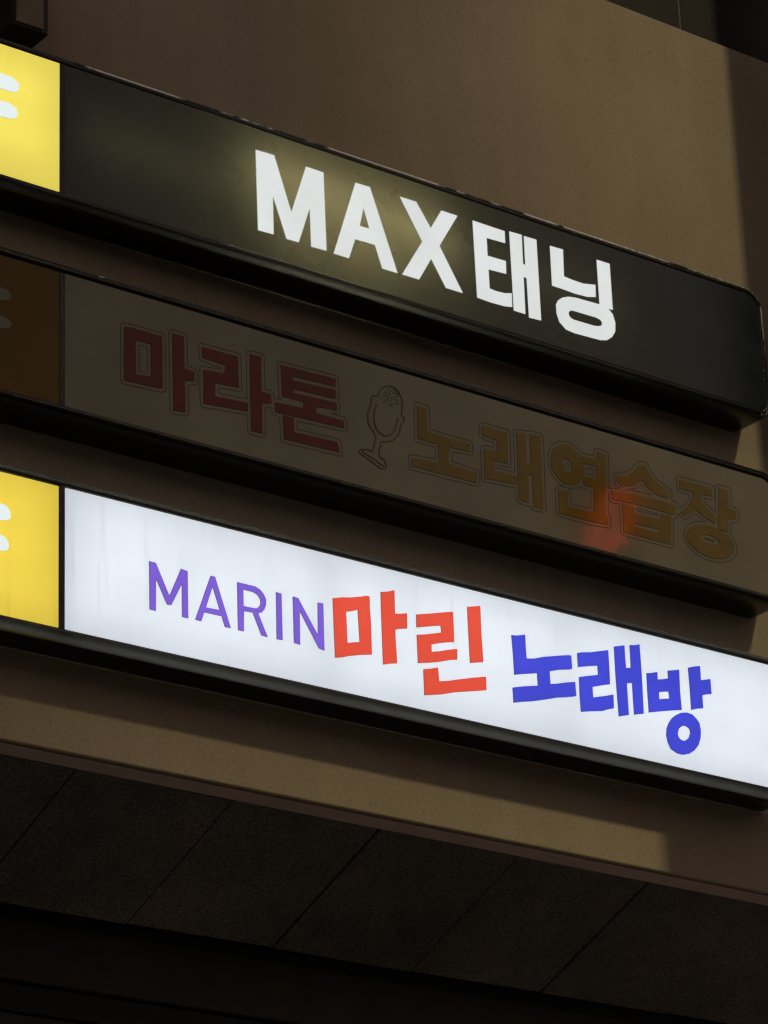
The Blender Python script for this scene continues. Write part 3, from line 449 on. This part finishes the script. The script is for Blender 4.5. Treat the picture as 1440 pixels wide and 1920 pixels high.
# dark cladding above the render
x = 3.69 - 1.2 * 8
while x < XR - 1:
    for row in range(4):
        zr = WT - 0.05 + row * 1.212
        box("cladding_panel", x + 0.006, x + 1.194, WALL_Y + 0.045, WALL_Y + 0.09, zr, zr + 1.2, M['clad'], bld, 0.002, 1)
        box("joint_seal", x - 0.0055, x + 0.0055, WALL_Y + 0.047, WALL_Y + 0.09, zr, zr + 1.2, M['sealant'], bld)
    x += 1.2

# ---------------------------------------------------------------- light-box signs
SIDE_X0, SIDE_X1, RIM = -1.50, 3.84, 0.037

def housing(parent, z0, z1, mat):
    """formed box: rounded corners, rolled front edge, open front that the panels close"""
    radii = (0.03, 0.075, 0.11, 0.03)
    levels = [(WALL_Y - 0.001, 0.0), (0.030, 0.0), (0.0195, 0.0015), (0.0105, 0.0055), (0.0045, 0.0115), (0.001, 0.0185), (0.0, 0.026), (0.0, RIM - 0.001), (0.012, RIM - 0.001)]
    verts, faces = [], []
    N = 0
    for (y, ins) in levels:
        rr = tuple(max(0.004, r - ins) for r in radii)
        lp = rounded_rect(SIDE_X0 + ins, SIDE_X1 - ins, z0 + ins, z1 - ins, rr)
        N = len(lp)
        # cut the long straight runs so that the edge can waver a little
        verts += [(px, y, pz) for px, pz in lp]
    for i in range(len(levels) - 1):
        for k in range(N):
            a, b = i * N + k, i * N + (k + 1) % N
            faces.append((a, b, b + N, a + N))
    faces.append(tuple(range(N - 1, -1, -1)))
    return mesh_obj("housing", verts, faces, mat, parent, smooth=True)

def face_loop(x0, x1, z0, z1, right_end):
    r = (0.006, 0.045, 0.075, 0.006) if right_end else (0.004,) * 4
    return rounded_rect(x0, x1, z0, z1, r, 8)

def sheet(name, loop, y, mat, parent):
    return mesh_obj(name, [(x, y, z) for x, z in loop], [tuple(range(len(loop)))], mat, parent)

def slab(name, loop, y_front, y_back, mat, parent):
    return plate(name, [[loop]], y_back, y_front, mat, M['edge'], parent)

def sign(name, label, z0, z1, fz0, fz1, main_mat, yellow_mat, film=False, shell='housing'):
    s = tag(empty(name), label, "sign", "three light-box signs stacked on the wall")
    housing(s, z0, z1, M[shell])
    lp = face_loop(0.0135, SIDE_X1 - RIM, fz0, fz1, True)
    if film: sheet("face_panel", lp, 0.003, main_mat, s)
    else: slab("face_panel", lp, 0.003, 0.006, main_mat, s)
    slab("yellow_panel", face_loop(SIDE_X0 + RIM, -0.0135, fz0 + 0.001, fz1 - 0.001, False), 0.003, 0.006, yellow_mat, s)
    box("divider", -0.0148, 0.0148, 0.0015, 0.030, fz0 - 0.002, fz1 + 0.002, M['housing'], s, 0.003, 2)
    return s

def add_glyphs(s, key, mat_of, name="letter"):
    made = []
    for gname, comps in GLYPHS[key]:
        made.append(plate(name if gname != 'mic' else "microphone_drawing", comps, 0.0028, -0.0006 if key == 'marin' else 0.0010, mat_of(gname), M['edge'], s, 0.00004))
    return made

sA = sign("lightbox_sign", "black lit sign with white letters MAX, topmost of the three", 8.055, 8.720, 8.094, 8.682, M['film'], M['yellow_a'], film=True)
add_glyphs(sA, 'max', lambda g: M['letter_white'])
add_glyphs(sA, 'y1', lambda g: M['bar_lit'], "white_stroke")
sB = sign("lightbox_sign", "unlit dim sign with dark red and amber letters and a microphone, middle of three", 7.130, 7.785, 7.167, 7.740, M['panel_dim'], M['yellow_dim'])
mid = add_glyphs(sB, 'mara', lambda g: M['mic_dim'] if g == 'mic' else (M['maroon_dim'] if g in '마라톤' else M['amber_dim']))
add_glyphs(sB, 'y2', lambda g: M['bar_dim'], "white_stroke")
sC = sign("lightbox_sign", "white lit sign with purple, red and blue letters, lowest of the three", 6.208, 6.868, 6.245, 6.825, M['panel_white'], M['yellow_b'], shell='housing_lit')
add_glyphs(sC, 'marin', lambda g: M['purple'] if g in 'MARIN' else (M['red'] if g in '마린' else M['blue']))
add_glyphs(sC, 'y3', lambda g: M['bar_lit'], "white_stroke")

# thin contour lines round the unlit letters
for gi, lp in OUTLINES:
    n = len(lp); w = 0.0017
    a_, b_ = [], []
    for i in range(n):
        p, q = Vector(lp[i - 1]), Vector(lp[(i + 1) % n])
        t = q - p
        t = t.normalized() if t.length > 0 else Vector((1, 0))
        nn = Vector((-t.y, t.x)) * w
        a_.append((lp[i][0] + nn.x, lp[i][1] + nn.y)); b_.append((lp[i][0] - nn.x, lp[i][1] - nn.y))
    verts = [(x, 0.0022, z) for x, z in a_] + [(x, 0.0022, z) for x, z in b_] + [(x, 0.0031, z) for x, z in a_] + [(x, 0.0031, z) for x, z in b_]
    faces = []
    for i in range(n):
        j = (i + 1) % n
        faces += [(i, n + i, n + j, j), (i, j, 2 * n + j, 2 * n + i), (n + j, n + i, 3 * n + i, 3 * n + j)]
    mesh_obj("outline", verts, faces, M['line_dim'], mid[gi])

# added bead on the front edge of the boxes, patched bright to imitate glints
def edge_bead(s, z0, z1, xa, mat):
    def loop(ins):
        lp = rounded_rect(SIDE_X0 + ins, SIDE_X1 - ins, z0 + ins, z1 - ins, (0.02, max(0.02, 0.075 - ins), max(0.02, 0.11 - ins), 0.02))
        n = len(lp) // 4
        pts = list(lp[n:3 * n])
        out = []
        for p, q in zip(pts, pts[1:]):                       # short steps up the right end
            m = max(1, int(math.dist(p, q) / 0.05))
            out += [(p[0] + (q[0] - p[0]) * i / m, p[1] + (q[1] - p[1]) * i / m) for i in range(m)]
        k = int((pts[-1][0] - xa) / 0.05)
        x0 = pts[-1][0]
        out += [(x0 + (xa - x0) * i / k, z1 - ins) for i in range(k + 1)]
        return out
    rings = ((0.0185, 0.0010), (0.0175, -0.0010), (0.0095, 0.0010), (0.0080, 0.0075))
    L = [loop(i) for i, _ in rings]
    n = min(len(l) for l in L)
    verts = []
    for i in range(n):
        w = random.uniform(-0.0004, 0.0004)
        for (ins, y), l in zip(rings, L):
            verts.append((l[i][0], y + w, l[i][1] + w))
    faces = [(i * 4 + j, i * 4 + j + 1, i * 4 + j + 5, i * 4 + j + 4) for i in range(n - 1) for j in range(3)]
    mesh_obj("edge_bead", verts, [f[::-1] for f in faces], mat, s)
edge_bead(sA, 8.055, 8.720, 0.06, M['bead'])
edge_bead(sB, 7.130, 7.785, 0.06, M['bead_dull'])

# lamp tubes inside the two lit boxes (seen only as light through the skins)
tube("lamp_tube", [(0.92, 0.150, 8.50), (1.98, 0.150, 8.45)], 0.012, M['tube_warm'], sA)
tube("lamp_tube", [(0.98, 0.150, 8.28), (1.70, 0.150, 8.25)], 0.005, M['tube_warm'], sA)
tube("lamp_tube", [(-1.40, 0.130, 8.30), (-0.06, 0.130, 8.30)], 0.012, M['tube'], sA)
tube("lamp_tube", [(-1.40, 0.130, 8.52), (-0.06, 0.130, 8.52)], 0.012, M['tube'], sA)
for zt in (6.36, 6.54, 6.71):
    for xa, xb in ((-1.40, -0.06), (0.06, 1.22), (1.30, 2.47), (2.55, 3.74)):
        tube("lamp_tube", [(xa, 0.130, zt), (xb, 0.130, zt + 0.004)], 0.012, M['tube'], sC)
for sg, zb, yf in ((sA, 8.055, 0.034), (sC, 6.208, 0.045)):
    box("baffle_floor", -1.45, 3.74, yf, 0.19, zb + 0.008, zb + 0.030, M['back'], sg)  # added shelf, keeps the tube light off the underside
tube("lamp_tube", [(0.10, 0.150, 8.40), (2.95, 0.150, 8.40)], 0.012, M['tube_faint'], sA)
box("light_baffle", -0.02, 0.02, 0.032, 0.19, 8.062, 8.713, M['back'], sA)

# ---------------------------------------------------------------- duct at the upper left
d = tag(empty("wall_duct"), "brown rectangular metal duct ending just above the topmost sign's yellow panel", "duct")
box("duct_body", -0.200, -0.034, 0.055, WALL_Y - 0.001, 8.83, 10.1, M['trim'], d, 0.006, 2)
box("front_cover", -0.187, -0.060, 0.048, 0.058, 8.845, 10.09, M['duct'], d, 0.004, 2)

# ---------------------------------------------------------------- beyond the frame: what shades and colours the wall
bs = tag(empty("blade_sign"), "unlit vertical blade sign on the wall right of the stacked signs", "sign")
box("sign_box", 4.21, 4.62, -0.60, -0.05, 8.2, 11.9, M['back'], bs, 0.01, 2)
for zz in (8.7, 10.0, 11.4):
    box("bracket", 4.40, 4.44, -0.06, WALL_Y - 0.001, zz, zz + 0.05, M['trim'], bs)
hs = tag(empty("shade_panel"), "added unseen panel on arms, shading the wall strip under the lowest sign", "sign")
box("panel", 3.58, 4.42, -1.03, -0.99, 6.55, 7.58, M['shade_sheet'], hs, 0.006, 1)  # added light blocker, placed to shade the right end of the strip
for zz in (6.75, 7.35):
    box("bracket_arm", 4.33, 4.37, -0.985, WALL_Y - 0.001, zz, zz + 0.04, M['trim'], hs)

opp = tag(empty("opposite_building"), "dark building across the street with rows of unlit windows", "building")
box("wall", -40, 40, -27, -16, 0, 12.0, M['dark_wall'], opp)
for fl in range(3):
    for i in range(24):
        xx = -36 + i * 3.0
        box("window", xx, xx + 1.7, -16.0, -15.95, 1.6 + fl * 3.6, 3.5 + fl * 3.6, M['dark_glass'], opp)
tw = tag(empty("shade_tower"), "added unseen tower with a wide top screen, put in to shade the left of the wall", "building")
box("wall", -20, 10.2, -44, -30, 0, 39.3, M['dark_wall'], tw)  # added light blocker; its soft edge dims the left of the wall
box("shade_screen", -20, 12.9, -30.4, -30.0, 39.305, 52, M['dark_wall'], tw)  # thin added screen, darkens the upper left of the wall
nn_ = tag(empty("neon_sign"), "small hooked red neon sign on the roof across the street", "sign")
tube("neon_tube", [(16.05, -15.0, 15.42), (16.2, -15.0, 15.70), (16.32, -15.0, 16.05), (16.62, -15.0, 16.16), (16.60, -15.0, 15.85), (16.44, -15.0, 15.55), (16.22, -15.0, 15.42)], 0.036, M['neon'], nn_)
box("backing", 15.9, 16.85, -15.20, -15.12, 15.2, 16.4, M['trim'], nn_)
for xx in (16.0, 16.7):
    box("mast", xx, xx + 0.06, -15.28, -15.21, 11.9, 16.3, M['pole'], nn_)
    box("mast_foot", xx - 0.02, xx + 0.08, -16.4, -15.20, 11.99, 12.05, M['pole'], nn_)
